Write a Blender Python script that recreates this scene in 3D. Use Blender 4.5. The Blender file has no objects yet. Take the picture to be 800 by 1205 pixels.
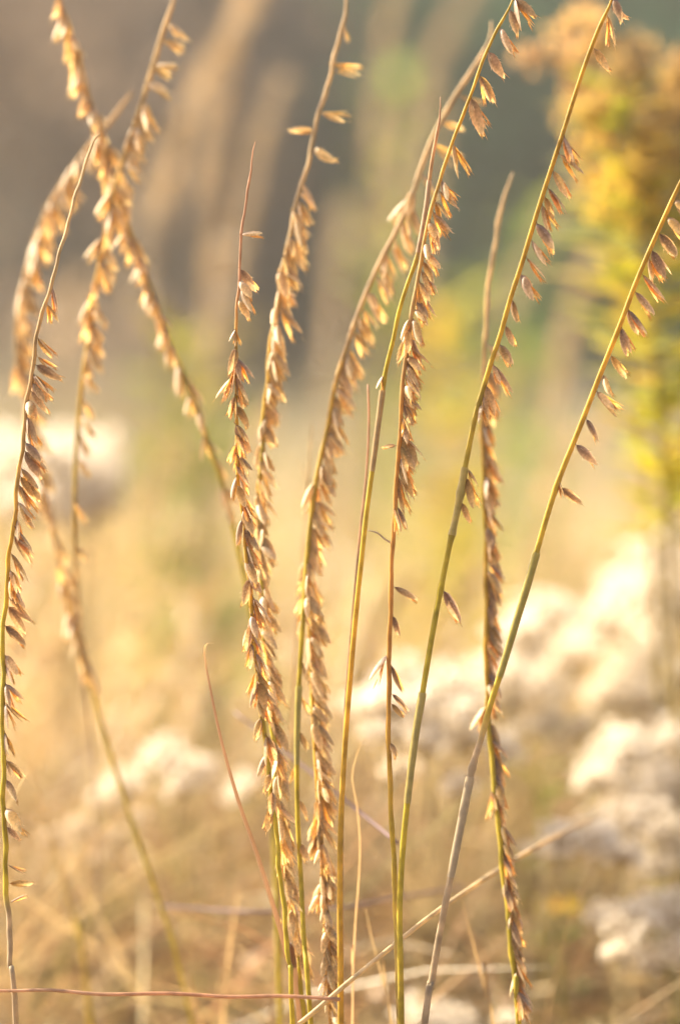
import bpy, math, random
import numpy as np
from mathutils import Vector, Matrix, Quaternion
random.seed(11); RNG = np.random.default_rng(5)
R = math.radians
SC = bpy.context.scene
COL = SC.collection

# ------------------------------------------------------------------ camera
H, PITCH, LENS, FOCUS = 0.52, R(6.0), 100.0, 0.833
RIGHT = Vector((1, 0, 0)); UPV = Vector((0, math.sin(PITCH), math.cos(PITCH)))
FWD = Vector((0, math.cos(PITCH), -math.sin(PITCH))); CAM = Vector((0, 0, H))
K = 0.36 / 1205.0
def at(x, y, d):
    """a point seen at photo pixel (x, y), d metres out along the view axis"""
    return CAM + RIGHT * ((x - 400) * K * d) + UPV * ((602.5 - y) * K * d) + FWD * d
cd = bpy.data.cameras.new('camera'); cam = bpy.data.objects.new('camera', cd); COL.objects.link(cam)
cam.location = CAM; cam.rotation_euler = (R(90) - PITCH, 0, 0)
cd.sensor_fit = 'VERTICAL'; cd.sensor_height = 36; cd.lens = LENS
cd.clip_start = 0.05; cd.clip_end = 2000
cd.dof.use_dof = True; cd.dof.focus_distance = FOCUS; cd.dof.aperture_fstop = 3.8
SC.camera = cam

# ------------------------------------------------------------------ light
SUN_AZ, SUN_EL = R(-64), R(32)
w = bpy.data.worlds.new('World'); SC.world = w; w.use_nodes = True
nt = w.node_tree; sky = nt.nodes.new('ShaderNodeTexSky'); sky.sky_type = 'NISHITA'; sky.sun_disc = False; sky.air_density = 0.8; sky.dust_density = 5.0; sky.ozone_density = 0.0
sky.sun_elevation = SUN_EL; sky.sun_rotation = SUN_AZ % (2 * math.pi)
bg = nt.nodes['Background']; bg.inputs[1].default_value = 0.088
nt.links.new(sky.outputs[0], bg.inputs[0])
sd = bpy.data.lights.new('sun', 'SUN'); sd.energy = 5.0; sd.angle = R(0.5); sd.color = (1.0, 0.83, 0.58)
so = bpy.data.objects.new('sun', sd); COL.objects.link(so)
sdir = Vector((math.sin(SUN_AZ) * math.cos(SUN_EL), math.cos(SUN_AZ) * math.cos(SUN_EL), math.sin(SUN_EL)))
so.rotation_euler = sdir.to_track_quat('Z', 'Y').to_euler(); so.location = (-3, 2, 4)
SC.view_settings.view_transform = 'Standard'; SC.view_settings.look = 'None'
SC.view_settings.exposure = 1.72; SC.view_settings.gamma = 1; SC.view_settings.use_curve_mapping = False
SC.render.engine = 'CYCLES'
cy = SC.cycles
cy.use_denoising = True; cy.denoiser = 'OPENIMAGEDENOISE'
cy.max_bounces = 8; cy.diffuse_bounces = 4; cy.glossy_bounces = 2; cy.transmission_bounces = 6; cy.transparent_max_bounces = 4

# ------------------------------------------------------------------ materials
def mat(name, rough=0.6, trans=0.0, gloss=0.05, vary=0.15, nscale=0.0, namp=0.2, tint=(1, 1, 1), tgain=1.0):
    """plant matter: colour from the mesh's own 'Col' attribute, mottled by noise, light passing through by `trans`"""
    m = bpy.data.materials.new(name); m.use_nodes = True
    n = m.node_tree.nodes; l = m.node_tree.links; n.clear()
    out = n.new('ShaderNodeOutputMaterial')
    a = n.new('ShaderNodeAttribute'); a.attribute_name = 'Col'
    oi = n.new('ShaderNodeObjectInfo')
    mr = n.new('ShaderNodeMapRange'); mr.inputs[3].default_value = 1 - vary; mr.inputs[4].default_value = 1 + vary
    l.new(oi.outputs['Random'], mr.inputs[0])
    val = mr.outputs[0]
    if nscale:
        tc = n.new('ShaderNodeTexCoord'); no = n.new('ShaderNodeTexNoise'); no.inputs['Scale'].default_value = nscale
        no.inputs['Detail'].default_value = 4
        l.new(tc.outputs['Object'], no.inputs['Vector'])
        m2 = n.new('ShaderNodeMapRange'); m2.inputs[1].default_value = .3; m2.inputs[2].default_value = .7
        m2.inputs[3].default_value = 1 - namp; m2.inputs[4].default_value = 1 + namp
        l.new(no.outputs[0], m2.inputs[0])
        mu = n.new('ShaderNodeMath'); mu.operation = 'MULTIPLY'
        l.new(val, mu.inputs[0]); l.new(m2.outputs[0], mu.inputs[1]); val = mu.outputs[0]
    vm = n.new('ShaderNodeVectorMath'); vm.operation = 'SCALE'
    l.new(a.outputs['Color'], vm.inputs[0]); l.new(val, vm.inputs['Scale'])
    df = n.new('ShaderNodeBsdfDiffuse'); l.new(vm.outputs[0], df.inputs[0])
    sh = df.outputs[0]
    if trans:
        tr = n.new('ShaderNodeBsdfTranslucent')
        tm = n.new('ShaderNodeVectorMath'); tm.operation = 'MULTIPLY'
        tm.inputs[1].default_value = [c * tgain for c in tint]
        l.new(vm.outputs[0], tm.inputs[0]); l.new(tm.outputs[0], tr.inputs[0])
        mx = n.new('ShaderNodeMixShader'); mx.inputs[0].default_value = trans
        l.new(sh, mx.inputs[1]); l.new(tr.outputs[0], mx.inputs[2]); sh = mx.outputs[0]
    if gloss:
        gl = n.new('ShaderNodeBsdfGlossy'); gl.inputs['Roughness'].default_value = rough
        fr = n.new('ShaderNodeFresnel'); fr.inputs[0].default_value = 1.42
        gm = n.new('ShaderNodeMath'); gm.operation = 'MULTIPLY'; gm.inputs[1].default_value = gloss * 10
        gm.use_clamp = True; l.new(fr.outputs[0], gm.inputs[0])
        mx = n.new('ShaderNodeMixShader'); l.new(gm.outputs[0], mx.inputs[0])
        l.new(sh, mx.inputs[1]); l.new(gl.outputs[0], mx.inputs[2]); sh = mx.outputs[0]
    l.new(sh, out.inputs[0])
    return m
M_STEM = mat('stalk_skin', rough=.45, trans=.35, gloss=.03, nscale=160, namp=.35, vary=.05, tint=(1.1, 1, .7))
M_SHEATH_GLINT = mat('glossy_sheath_or_glint', rough=.28, trans=.4, gloss=.09, nscale=300, namp=.2, vary=0)
M_HUSK = mat('papery_husk', rough=.6, trans=.55, gloss=.012, nscale=1500, namp=.25, vary=.22, tint=(1.05, .98, .76), tgain=1.15)
M_FLORET = mat('inner_floret', rough=.6, trans=.6, gloss=.01, nscale=1500, namp=.2, vary=.2, tint=(1.08, .95, .62), tgain=1.2)
M_DRY = mat('dry_blade', rough=.5, trans=.5, gloss=.02, nscale=60, namp=.18, vary=0, tint=(1.1, 1, .8), tgain=1.15)
M_LITTER = mat('dead_litter', trans=.25, gloss=.01, nscale=90, namp=.25, vary=0, tint=(1.1, 1, .8))
M_LEAF = mat('green_leaf', rough=.4, trans=.5, gloss=.04, nscale=200, namp=.2, vary=.1, tint=(1.15, 1.1, .5), tgain=1.3)
M_CROWN = mat('bush_leaf', trans=.35, gloss=0, vary=0)
M_FLUFF = mat('seed_fluff', trans=.6, gloss=0, vary=.06, tint=(1, .98, .94), tgain=1.1)
M_BARK = mat('bark', rough=.8, gloss=0, nscale=40, namp=.35)
M_PLUME = mat('flower_plume', trans=.45, gloss=0, nscale=300, namp=.25, vary=.05, tint=(1.1, 1, .7), tgain=1.2)

def ground_mat(name, c1, c2, c3, s):
    m = bpy.data.materials.new(name); m.use_nodes = True
    n = m.node_tree.nodes; l = m.node_tree.links; b = n['Principled BSDF']; b.inputs['Roughness'].default_value = .95
    b.inputs['Specular IOR Level'].default_value = .1
    tc = n.new('ShaderNodeTexCoord'); no = n.new('ShaderNodeTexNoise'); no.inputs['Scale'].default_value = s
    no.inputs['Detail'].default_value = 9; no.inputs['Roughness'].default_value = .65
    l.new(tc.outputs['Object'], no.inputs['Vector'])
    cr = n.new('ShaderNodeValToRGB'); e = cr.color_ramp.elements
    e[0].position = .3; e[0].color = (*c1, 1); e[1].position = .72; e[1].color = (*c3, 1)
    x = e.new(.5); x.color = (*c2, 1)
    l.new(no.outputs[0], cr.inputs[0]); l.new(cr.outputs[0], b.inputs['Base Color'])
    bu = n.new('ShaderNodeBump'); bu.inputs['Strength'].default_value = .6; l.new(no.outputs[0], bu.inputs['Height'])
    l.new(bu.outputs[0], b.inputs['Normal'])
    return m
M_GROUND = ground_mat('straw_soil', (.10, .07, .04), (.30, .21, .11), (.42, .31, .16), 6)
M_HILL = ground_mat('autumn_scrub', (.10, .11, .09), (.15, .16, .13), (.20, .19, .15), .8)

# ------------------------------------------------------------------ mesh helpers
class MB:
    def __init__(s): s.v, s.f, s.c = [], [], []
    def add(s, vs, fs, cs):
        o = len(s.v); s.v += [tuple(p) for p in vs]; s.f += [tuple(i + o for i in f) for f in fs]
        s.c += list(cs) if len(cs) == len(vs) and not isinstance(cs[0], float) else [cs] * len(vs)
    def mesh(s, name, m, smooth=True):
        me = bpy.data.meshes.new(name); me.from_pydata(s.v, [], s.f)
        ca = me.color_attributes.new('Col', 'FLOAT_COLOR', 'POINT')
        arr = np.ones((len(s.v), 4), np.float32); arr[:, :3] = np.array(s.c, np.float32).reshape(-1, 3)
        ca.data.foreach_set('color', arr.ravel())
        if smooth: me.polygons.foreach_set('use_smooth', [True] * len(me.polygons))
        me.materials.append(m); me.update(); return me
    def build(s, name, m, parent=None, smooth=True):
        return link(name, s.mesh(name, m, smooth), parent)
def link(name, me, parent=None):
    o = bpy.data.objects.new(name, me); COL.objects.link(o)
    if parent: o.parent = parent
    return o
def tag(o, label=None, cat=None, group=None, kind=None):
    for k, v in (('label', label), ('category', cat), ('group', group), ('kind', kind)):
        if v: o[k] = v
    return o
def thing(name, loc, label, cat, group=None):
    o = bpy.data.objects.new(name, None); COL.objects.link(o); o.location = loc; o.empty_display_size = .02
    return tag(o, label, cat, group)
def lerp(a, b, t): return tuple(a[i] + (b[i] - a[i]) * t for i in range(3))
def ramp(cols, t):
    """cols = [(t, colour), ...]"""
    if t <= cols[0][0]: return cols[0][1]
    for (a, ca), (b, cb) in zip(cols, cols[1:]):
        if t <= b: return lerp(ca, cb, (t - a) / max(b - a, 1e-9))
    return cols[-1][1]
def spline(P, step):
    """Catmull-Rom through P, resampled about every `step`"""
    P = [Vector(p) for p in P]; Q = [2 * P[0] - P[1]] + P + [2 * P[-1] - P[-2]]; out = []
    for i in range(1, len(Q) - 2):
        a, b, c, d = Q[i - 1], Q[i], Q[i + 1], Q[i + 2]
        n = max(2, int((c - b).length / step))
        for k in range(n):
            t = k / n
            out.append(.5 * ((2 * b) + (c - a) * t + (2 * a - 5 * b + 4 * c - d) * t * t + (3 * b - a - 3 * c + d) * t ** 3))
    out.append(P[-1]); return out
def tube(mb, pts, rad, cols, sides=7, cap=True):
    """rad, cols: one value per point"""
    n = len(pts); vs, fs, cs = [], [], []
    x = None
    for i, p in enumerate(pts):
        t = (pts[min(i + 1, n - 1)] - pts[max(i - 1, 0)]).normalized()
        if x is None: x = t.orthogonal().normalized()
        x = (x - t * x.dot(t)).normalized(); y = t.cross(x)
        for k in range(sides):
            a = 2 * math.pi * k / sides
            vs.append(p + (x * math.cos(a) + y * math.sin(a)) * rad[i]); cs.append(cols[i])
    for i in range(n - 1):
        for k in range(sides):
            k2 = (k + 1) % sides
            fs.append((i * sides + k, i * sides + k2, (i + 1) * sides + k2, (i + 1) * sides + k))
    if cap: fs.append(tuple(range(sides - 1, -1, -1))); fs.append(tuple((n - 1) * sides + k for k in range(sides)))
    mb.add(vs, fs, cs)
def ribbon(mb, pts, wid, side, cols, fold=.25):
    """a leaf blade with a shallow V section: three verts across"""
    n = len(pts); vs, fs, cs = [], [], []
    for i, p in enumerate(pts):
        t = (pts[min(i + 1, n - 1)] - pts[max(i - 1, 0)]).normalized()
        s = side - t * side.dot(t)
        s = s.normalized() if s.length > 1e-6 else t.orthogonal().normalized()
        nn = t.cross(s)
        vs += [p - s * wid[i] / 2 + nn * wid[i] * fold, p, p + s * wid[i] / 2 + nn * wid[i] * fold]; cs += [cols[i]] * 3
    for i in range(n - 1):
        for k in (0, 1): fs.append((i * 3 + k, i * 3 + k + 1, i * 3 + k + 4, i * 3 + k + 3))
    mb.add(vs, fs, cs)

# ------------------------------------------------------------------ spikelets (x = from the axis to the tip)
def boat(mb, L, W, D, half, bend, tilt, roll, rg, col, x0=0.0, teeth=0):
    nu, nv = 9, 5; vs, fs, cs = [], [], []
    ct, st = math.cos(tilt), math.sin(tilt); cr, sr = math.cos(roll), math.sin(roll)
    for i in range(nu):
        u = i / (nu - 1); wv = W * max(.06, 1.55 * u ** .5 * (1 - u) ** .64)
        for j in range(nv):
            v = -1 + 2 * j / (nv - 1); a = v * half
            jit = rg.uniform(-.05, .05) * W if j in (0, nv - 1) else 0
            x = u * L + jit; y = (wv + jit) * math.sin(a); z = D * wv / W * (math.cos(a) - .35) + bend * u * u * L
            x, z = x * ct - z * st, x * st + z * ct
            y, z = y * cr - z * sr, y * sr + z * cr
            vs.append((x + x0, y, z))
            k = 1 + (.18 if abs(v) == 1 else 0) - (.16 if j == nv // 2 else 0) + rg.uniform(-.08, .08)  # margins lightened, middle darkened: backlit rims put into the colour
            cs.append(tuple(c * k for c in ramp(col, u)))
    for i in range(nu - 1):
        for j in range(nv - 1):
            a = i * nv + j; fs.append((a, a + 1, a + nv + 1, a + nv))
    mb.add(vs, fs, cs)
def awn(mb, p, q, r, col):
    p, q = Vector(p), Vector(q); t = (q - p).normalized(); x = t.orthogonal().normalized(); y = t.cross(x)
    vs = [p + x * r, p - x * r * .5 + y * r * .87, p - x * r * .5 - y * r * .87, q]
    mb.add(vs, [(0, 1, 3), (1, 2, 3), (2, 0, 3)], [col] * 3 + [tuple(min(.9, c * 1.25) for c in col)])
mm = .001
HUSK_COLS = [[(0, (.30, .19, .11)), (.4, (.48, .34, .19)), (1, (.72, .60, .39))],
             [(0, (.36, .23, .08)), (.5, (.54, .38, .17)), (1, (.74, .60, .36))],
             [(0, (.26, .17, .12)), (.5, (.43, .31, .21)), (1, (.68, .55, .38))]]
FLO_COLS = [[(0, (.52, .29, .07)), (.5, (.66, .38, .11)), (1, (.74, .56, .30))],
            [(0, (.42, .20, .08)), (.5, (.58, .30, .11)), (1, (.72, .52, .29))]]
PALE_H = [[(0, (.50, .36, .17)), (.5, (.68, .52, .28)), (1, (.78, .67, .44))], [(0, (.46, .33, .16)), (.5, (.64, .48, .27)), (1, (.78, .65, .43))]]
PALE_F = [[(0, (.56, .40, .17)), (.5, (.66, .50, .26)), (1, (.76, .64, .42))]]
VARIANTS = []
for vi in range(24):
    rg = random.Random(40 + vi); pale = vi >= 12
    hc = PALE_H[vi % 2] if pale else HUSK_COLS[vi % 3]; fc = PALE_F[0] if pale else FLO_COLS[vi % 2]
    op = rg.uniform(.08, .2) + (.2 if vi % 12 in (1, 4, 8, 10) else 0)
    L = 8.0 * mm; b = MB()
    boat(b, L * .95, 2.0 * mm, 1.3 * mm, 1.05, rg.uniform(-.05, .08), op, rg.uniform(-.2, .2), rg, hc)
    boat(b, L * rg.uniform(.6, .78), 1.0 * mm, .8 * mm, .9, .04, -op * 1.1, math.pi + rg.uniform(-.3, .3), rg, hc)
    awn(b, (-.9 * mm, 0, 0), (.6 * mm, 0, 0), .22 * mm, hc[0][1])
    if vi % 2: awn(b, (L * .93, 0, math.sin(op) * L * .9), (L * 1.13, rg.uniform(-.3, .3) * mm, math.sin(op) * L * 1.05), .13 * mm, hc[2][1])
    for k in range(9):                                   # the fringe of short stiff hairs along the keel and the margins
        u = rg.uniform(.1, .9); sg = rg.choice((-1, 0, 1)); wv = 1.5 * mm * math.sin(math.pi * u ** .8)
        p = Vector((u * L, wv * .85 * sg, u * L * math.sin(op) + (wv * .55 if sg == 0 else 0)))
        awn(b, p, p + Vector((.75, .5 * sg, .45 if sg == 0 else 0)) * mm * rg.uniform(.6, 1.1), .07 * mm, (.8, .7, .55))
    hm = b.mesh('spikelet', M_HUSK)
    b = MB()
    boat(b, L * .92, 1.2 * mm, .85 * mm, 1.1, -.05, rg.uniform(-.05, .05), rg.uniform(-1, 1), rg, fc, .3 * mm)
    if vi != 2: boat(b, L * .78, .9 * mm, .7 * mm, 1.1, .05, rg.uniform(-.32, -.14), rg.uniform(-1, 1), rg, fc, 1.2 * mm)
    for k in range(rg.choice((3, 4, 5))):
        y = rg.uniform(-.7, .7) * mm; z = rg.uniform(-.8, .5) * mm
        awn(b, (L * rg.uniform(.72, .86), y * .6, z * .6), (L * rg.uniform(.96, 1.1), y * 1.3, z * 1.4), .16 * mm, fc[2][1])
    VARIANTS.append((hm, b.mesh('floret', M_FLORET)))

def put_spikelet(root, pos, dirv, scale, roll, vi, floret=True):
    hm, fm = VARIANTS[vi]
    x = dirv.normalized(); z0 = Vector((0, -1, 0)); y = z0.cross(x)
    y = y.normalized() if y.length > 1e-4 else x.orthogonal().normalized()
    z = x.cross(y)
    q = Matrix((x, y, z)).transposed().to_quaternion() @ Quaternion((1, 0, 0), roll)
    o = link('spikelet', hm, root); o.rotation_mode = 'QUATERNION'; o.rotation_quaternion = q
    o.location = pos - root.location; o.scale = (scale * random.uniform(.82, 1.15), scale * random.uniform(.72, 1.15), scale * random.uniform(.75, 1.15))
    if floret: link('floret', fm, o)
    return o

GREEN = (.46, .38, .05); OLIVE = (.48, .37, .06); GOLD = (.56, .37, .06); TAN = (.54, .39, .20); PINK = (.52, .32, .21)
GREY = (.46, .37, .26); STRAW = (.55, .42, .24); RED = (.19, .115, .075); ORANGE = (.50, .28, .08)

def stalk(label, P, d, r, cols, spans=(), extra=(), wig=0.0, ground=True, name='grass_stalk', cat='grass stalk',
          group='seed stalks standing in front', seed=0, nodes=(), rtip=.45, floret=True, pale=False, cover=False, sheath_glint=()):
    """P: pixels from tip to lowest visible point; d: depth or [(y, depth)]; r: (tip mm, base mm) radius;
    spans: (y0, y1, spacing px, cluster, angle, spread, left chance, scale); extra: (y, side, angle, scale)"""
    rg = random.Random(seed * 7 + 3)
    def dep(y):
        if not isinstance(d, (list, tuple)): return d
        if y <= d[0][0]: return d[0][1]
        for (a, da), (b_, db) in zip(d, d[1:]):
            if y <= b_: return da + (db - da) * (y - a) / (b_ - a)
        return d[-1][1]
    W = [at(x, y, dep(y)) for x, y in P]
    if ground:
        e = W[-1]; t = (W[-1] - W[-2]).normalized(); k = e.z / max(.35, -t.z)
        g = Vector((e.x + t.x * k * .5, e.y + rg.uniform(-.01, .02), 0))
        W += [e.lerp(g, .5) + Vector((t.x * k * .1, 0, 0)), g]
    pts = spline(W, .0025)
    n = len(pts); ph = rg.uniform(0, 6)
    if wig:
        for i, p in enumerate(pts):
            s = i * .0025
            pts[i] = p + RIGHT * wig * (math.sin(s * 700 + ph) * .5 + math.sin(s * 290 + 2 * ph)) + Vector((0, wig * math.sin(s * 450), 0))
    pix = []
    for p in pts:
        q = p - CAM; dd = q.dot(FWD); pix.append(602.5 - q.dot(UPV) / (dd * K))
    root = thing(name, (W[-1].x, W[-1].y, W[-1].z), label, cat, group)
    rel = [p - root.location for p in pts]
    y0, y1 = pix[0], max(pix[-1] if not ground else 1300, pix[0] + 1)
    rad, cc = [], []
    for i, y in enumerate(pix):
        t = min(1, max(0, (y - y0) / (y1 - y0)))
        ri = (r[0] + (r[1] - r[0]) * t ** .7) * mm
        ri *= 1 + .08 * math.sin(i * 1.3 + ph) * (1 if wig else .3)
        for ny in nodes: ri *= 1 + .3 * math.exp(-((y - ny) / 5) ** 2)
        if i < 4: ri *= rtip + (1 - rtip) * i / 4
        rad.append(ri); cc.append(ramp(cols, y))
    b = MB(); tube(b, rel, rad, cc, 8); b.build('stem', M_STEM, root)
    for (ya, yb, cs) in sheath_glint:      # papery sleeve round the stem; the short pale ones only paint glints
        ii = [i for i in range(n) if ya <= pix[i] <= yb]
        if len(ii) > 2:
            b = MB(); tube(b, [rel[i] for i in ii], [rad[i] * (1.45 - .3 * k / len(ii)) for k, i in enumerate(ii)], [cs] * len(ii), 8, False); b.build('sheath_or_glint', M_SHEATH_GLINT, root)
    def place(y, side, ang, sc):
        i = min(range(n), key=lambda k: abs(pix[k] - y))
        a = R(ang)
        dirv = RIGHT * math.sin(a) * side - UPV * math.cos(a) + FWD * rg.uniform(-.45, .45)
        pos = pts[i] + RIGHT * (rg.uniform(-1.3, .9) * rad[i] if cover and rg.random() < .7 else side * rad[i] * .8) - FWD * (rg.uniform(.5, 1.3) * rad[i] if cover else rg.uniform(-1, 1) * rad[i] * .6)
        put_spikelet(root, pos + dirv.normalized() * .5 * mm, dirv, sc * rg.uniform(.88, 1.12), rg.uniform(-1.5, 1.5), rg.randrange(12) + (12 if pale else 0), floret)
    for (a, e, sp, cl, ang, spr, lc, sc) in spans:
        y = a + rg.uniform(0, sp)
        while y < e:
            side = -1 if rg.random() < lc else 1
            k = int(cl) + (1 if rg.random() < cl - int(cl) else 0)
            for q in range(max(1, k)):
                place(y + rg.uniform(-3, 3) + q * 3, side, (ang if side > 0 else ang * .55) + rg.uniform(-spr, spr) + (q * rg.choice((-13, 10)) if q else 0), sc * (1 if q == 0 else .9))
            y += sp * rg.uniform(.85, 1.15)
    for (y, side, ang, sc) in extra: place(y, side, ang, sc)
    return root

# ------------------------------------------------------------------ the stalks in front
stalk('green stalk at the picture edge, purplish husks on one side, bare thread-like tip',
      [(119, 158), (110, 166), (103, 184), (94, 218), (80, 262), (66, 318), (50, 368), (37, 440), (27, 520), (18, 600), (9, 680), (4, 760), (4, 860), (5, 950), (8, 1040), (13, 1130), (19, 1207)],
      [(180, .85), (330, .836), (1205, .833)], (.42, .85), [(180, STRAW), (480, TAN), (640, GOLD), (760, GREEN), (1050, GREEN), (1075, GREY), (1300, GREY)],
      [(430, 700, 15, 1.9, 30, 10, .03, 1.08), (700, 960, 29, 1.7, 34, 12, 0, 1.08)],
      [(335, 1, 5, .9), (352, 1, 12, 1.0), (393, 1, 48, 1.0), (398, 1, 36, .95), (415, 1, 55, 1.0), (432, 1, 62, 1.05), (438, 1, 50, 1.1), (455, 1, 40, 1), (975, 1, 45, .7), (1012, 1, 70, .7), (1045, 1, 88, .85), (1062, 1, 110, .6)], wig=.00028, seed=1, nodes=(1068,), rtip=.7)
stalk('blurred arching stalk whose seedy tip curves over, its green foot slanting away',
      [(156, 108), (132, 140), (106, 172), (76, 212), (48, 265), (28, 335), (20, 400), (30, 470), (48, 555), (66, 640), (86, 730), (114, 830), (150, 950), (187, 1060), (216, 1160)],
      .935, (.75, .7), [(100, TAN), (500, TAN), (700, GOLD), (800, OLIVE), (1000, GREEN), (1300, OLIVE)],
      [(150, 480, 12, 2.0, 20, 12, .15, 1.3), (480, 790, 15, 1.7, 20, 10, .15, 1.15)], seed=2, pale=True, cover=True)
stalk('blurred leaning stalk crossing its neighbour, golden seed head above, bright green below',
      [(66, -20), (85, 50), (102, 105), (120, 160), (138, 225), (158, 288), (180, 348), (203, 412), (226, 465), (246, 522), (266, 585), (290, 690), (308, 820), (322, 980), (330, 1207)],
      .91, (.8, .85), [(0, TAN), (180, TAN), (300, GOLD), (380, GREEN), (1300, GREEN)],
      [(-10, 190, 9, 1.8, 14, 12, .42, 1.1), (190, 440, 12, 1.8, 12, 12, .25, 1.12), (440, 600, 26, 1.3, 18, 8, 0, 1.05)], seed=3, pale=True, cover=True)
stalk('blurred tall straw stalk with plump husks set apart near its top, faint grey foot',
      [(210, -15), (192, 38), (178, 86), (164, 130), (148, 180), (134, 226), (125, 270), (114, 330), (106, 390), (97, 450), (91, 520), (88, 600), (90, 680), (98, 780), (108, 880), (114, 960), (120, 1207)],
      [(0, .90), (600, .91), (900, .98)], (.85, .55), [(0, STRAW), (400, GOLD), (560, OLIVE), (700, TAN), (850, GREY), (1300, GREY)],
      [(20, 120, 24, 1.6, 60, 10, 0, 1.1), (120, 420, 11, 2.0, 20, 12, .2, 1.1), (420, 560, 26, 1.3, 30, 10, 0, 1.05), (560, 650, 50, 1, 35, 8, 0, .9)], seed=4, pale=True, cover=True)
stalk('sharp stalk with a bare wiry tip and narrow dark husks on both sides',
      [(301, 167), (296, 190), (291, 225), (287, 262), (283, 290), (281, 330), (279, 375), (277, 420), (279, 465), (278, 510), (281, 560), (287, 620), (293, 680), (297, 735), (304, 800), (312, 865), (319, 930), (326, 990), (333, 1060), (340, 1130), (346, 1207)],
      .833, (.3, .75), [(160, PINK), (330, PINK), (420, GOLD), (700, GOLD), (800, OLIVE), (900, GREEN), (1300, GREEN)],
      [(395, 830, 12.5, 1.9, 20, 7, .25, 1.02), (830, 960, 22, 1.3, 16, 7, .5, .95)],
      [(274, 1, 84, .85), (314, 1, 38, 1), (324, 1, 34, .95), (338, 1, 33, 1), (356, 1, 28, 1.0), (384, 1, 20, .6), (388, -1, 10, .5)], wig=.00026, seed=5, cover=True, rtip=.3)
stalk('dense pale golden stalk with a few husks sticking straight out below its bare top',
      [(409, -15), (403, 30), (392, 75), (379, 122), (368, 165), (359, 205), (347, 247), (338, 290), (329, 340), (320, 400), (314, 450), (310, 500), (306, 560), (306, 620), (308, 680), (311, 740), (316, 800), (321, 860), (326, 930), (334, 1010), (346, 1090), (359, 1207)],
      [(0, .885), (500, .87), (900, .845), (1205, .85)], (.65, .75), [(0, STRAW), (300, STRAW), (420, GOLD), (560, OLIVE), (900, GREEN), (1300, GREEN)],
      [(222, 420, 11.5, 2.0, 22, 7, .03, 1.15), (420, 760, 11.5, 2.0, 20, 7, .08, 1.15), (760, 1120, 12, 2.0, 20, 7, .1, 1.1)],
      [(76, 1, 84, 1.1), (82, 1, 92, 1.0), (133, 1, 84, 1.15), (150, -1, 92, 1.2), (176, 1, 62, 1.2), (30, 1, 12, .7)], wig=.0003, seed=6, pale=True, cover=True)
stalk('curving stalk with a blunt raised tip, loose oval husks and a slim green foot',
      [(578, 25), (576, 48), (556, 82), (536, 112), (514, 152), (496, 195), (484, 232), (466, 272), (444, 315), (424, 362), (408, 408), (394, 455), (386, 500), (374, 555), (366, 610), (361, 660), (358, 710), (354, 770), (350, 850), (350, 950), (354, 1030), (358, 1110), (366, 1207)],
      [(0, .90), (400, .88), (700, .86), (1205, .838)], (.8, .7), [(0, STRAW), (380, TAN), (480, GOLD), (640, OLIVE), (760, GREEN), (1300, GREEN)],
      [(195, 420, 19, 1.7, 22, 10, .05, 1.25), (400, 720, 12, 2.0, 23, 8, .12, 1.15), (720, 1000, 40, 1, 20, 8, .6, .8)],
      [(112, 1, 68, 1.05), (140, 1, 72, 1.05), (172, 1, 66, 1.1)], seed=7, pale=True, sheath_glint=((468, 492, (.72, .62, .46)), (500, 524, (.74, .64, .48)), (535, 552, (.72, .62, .46)), (800, 900, (.5, .44, .12))))  # the three short pale sleeves paint white glints on this stem
stalk('shorter dense seed spike on an orange stem in the middle of the group',
      [(362, 640), (363, 690), (365, 760), (369, 850), (374, 930), (379, 1010), (384, 1080), (390, 1207)],
      [(640, .872), (900, .855), (1205, .845)], (.5, .9), [(640, GOLD), (900, GOLD), (1050, ORANGE), (1300, ORANGE)],
      [(645, 940, 10, 2.0, 24, 7, .08, 1.18), (940, 1200, 8.5, 2.1, 18, 8, .25, 1.08)], seed=8, pale=True, cover=True)
stalk('bare green culm with a crooked neck and a thin pinkish pointed tip',
      [(518, 114), (517, 140), (508, 190), (501, 245), (494, 285), (489, 308), (479, 335), (469, 368), (463, 398), (453, 440), (446, 490), (439, 545), (431, 605), (424, 670), (417, 740), (411, 810), (405, 890), (401, 970), (400, 1060), (401, 1207)],
      .838, (.45, .95), [(110, PINK), (285, TAN), (312, OLIVE), (400, GREEN), (640, OLIVE), (760, GOLD), (1300, GOLD)],
      [], [(440, -1, 8, .8)], seed=9, nodes=(308, 447), rtip=.2, sheath_glint=((205, 303, (.56, .40, .26)), (452, 560, (.5, .36, .18))))
stalk('tall stalk dangling broad open husks above, bare and orange with few dark ones below',
      [(610, -15), (598, 10), (586, 32), (573, 60), (562, 88), (552, 115), (541, 145), (528, 180), (517, 212), (507, 248), (499, 285), (491, 330), (482, 385), (475, 440), (471, 500), (467, 560), (463, 620), (460, 690), (458, 770), (457, 850), (459, 930), (463, 1010), (466, 1090), (469, 1207)],
      .833, (.4, .85), [(0, OLIVE), (150, GOLD), (380, TAN), (480, ORANGE), (800, ORANGE), (1000, OLIVE), (1300, TAN)],
      [(205, 320, 16, 1.9, 23, 9, 0, 1.1), (320, 560, 11, 2.0, 22, 8, .05, 1.05), (560, 600, 18, 1.5, 22, 8, 0, .95)],
      [(-6, 1, 48, 1.15), (2, 1, 28, 1.3), (6, 1, 16, 1.2), (30, 1, 30, 1.35), (58, 1, 32, 1.35), (84, 1, 32, 1.2), (86, 1, 16, 1.25), (112, 1, 32, 1.25), (118, 1, 18, 1.25), (166, 1, 26, 1.2),
       (690, 1, 58, 1.0), (722, 1, 15, .95), (766, -1, 22, 1.1), (778, 1, 25, 1.05), (812, 1, 40, .95), (832, 1, 44, .85), (868, 1, 18, .7), (520, -1, 80, .6), (600, -1, -8, 1)], wig=.00012, seed=10)
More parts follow.
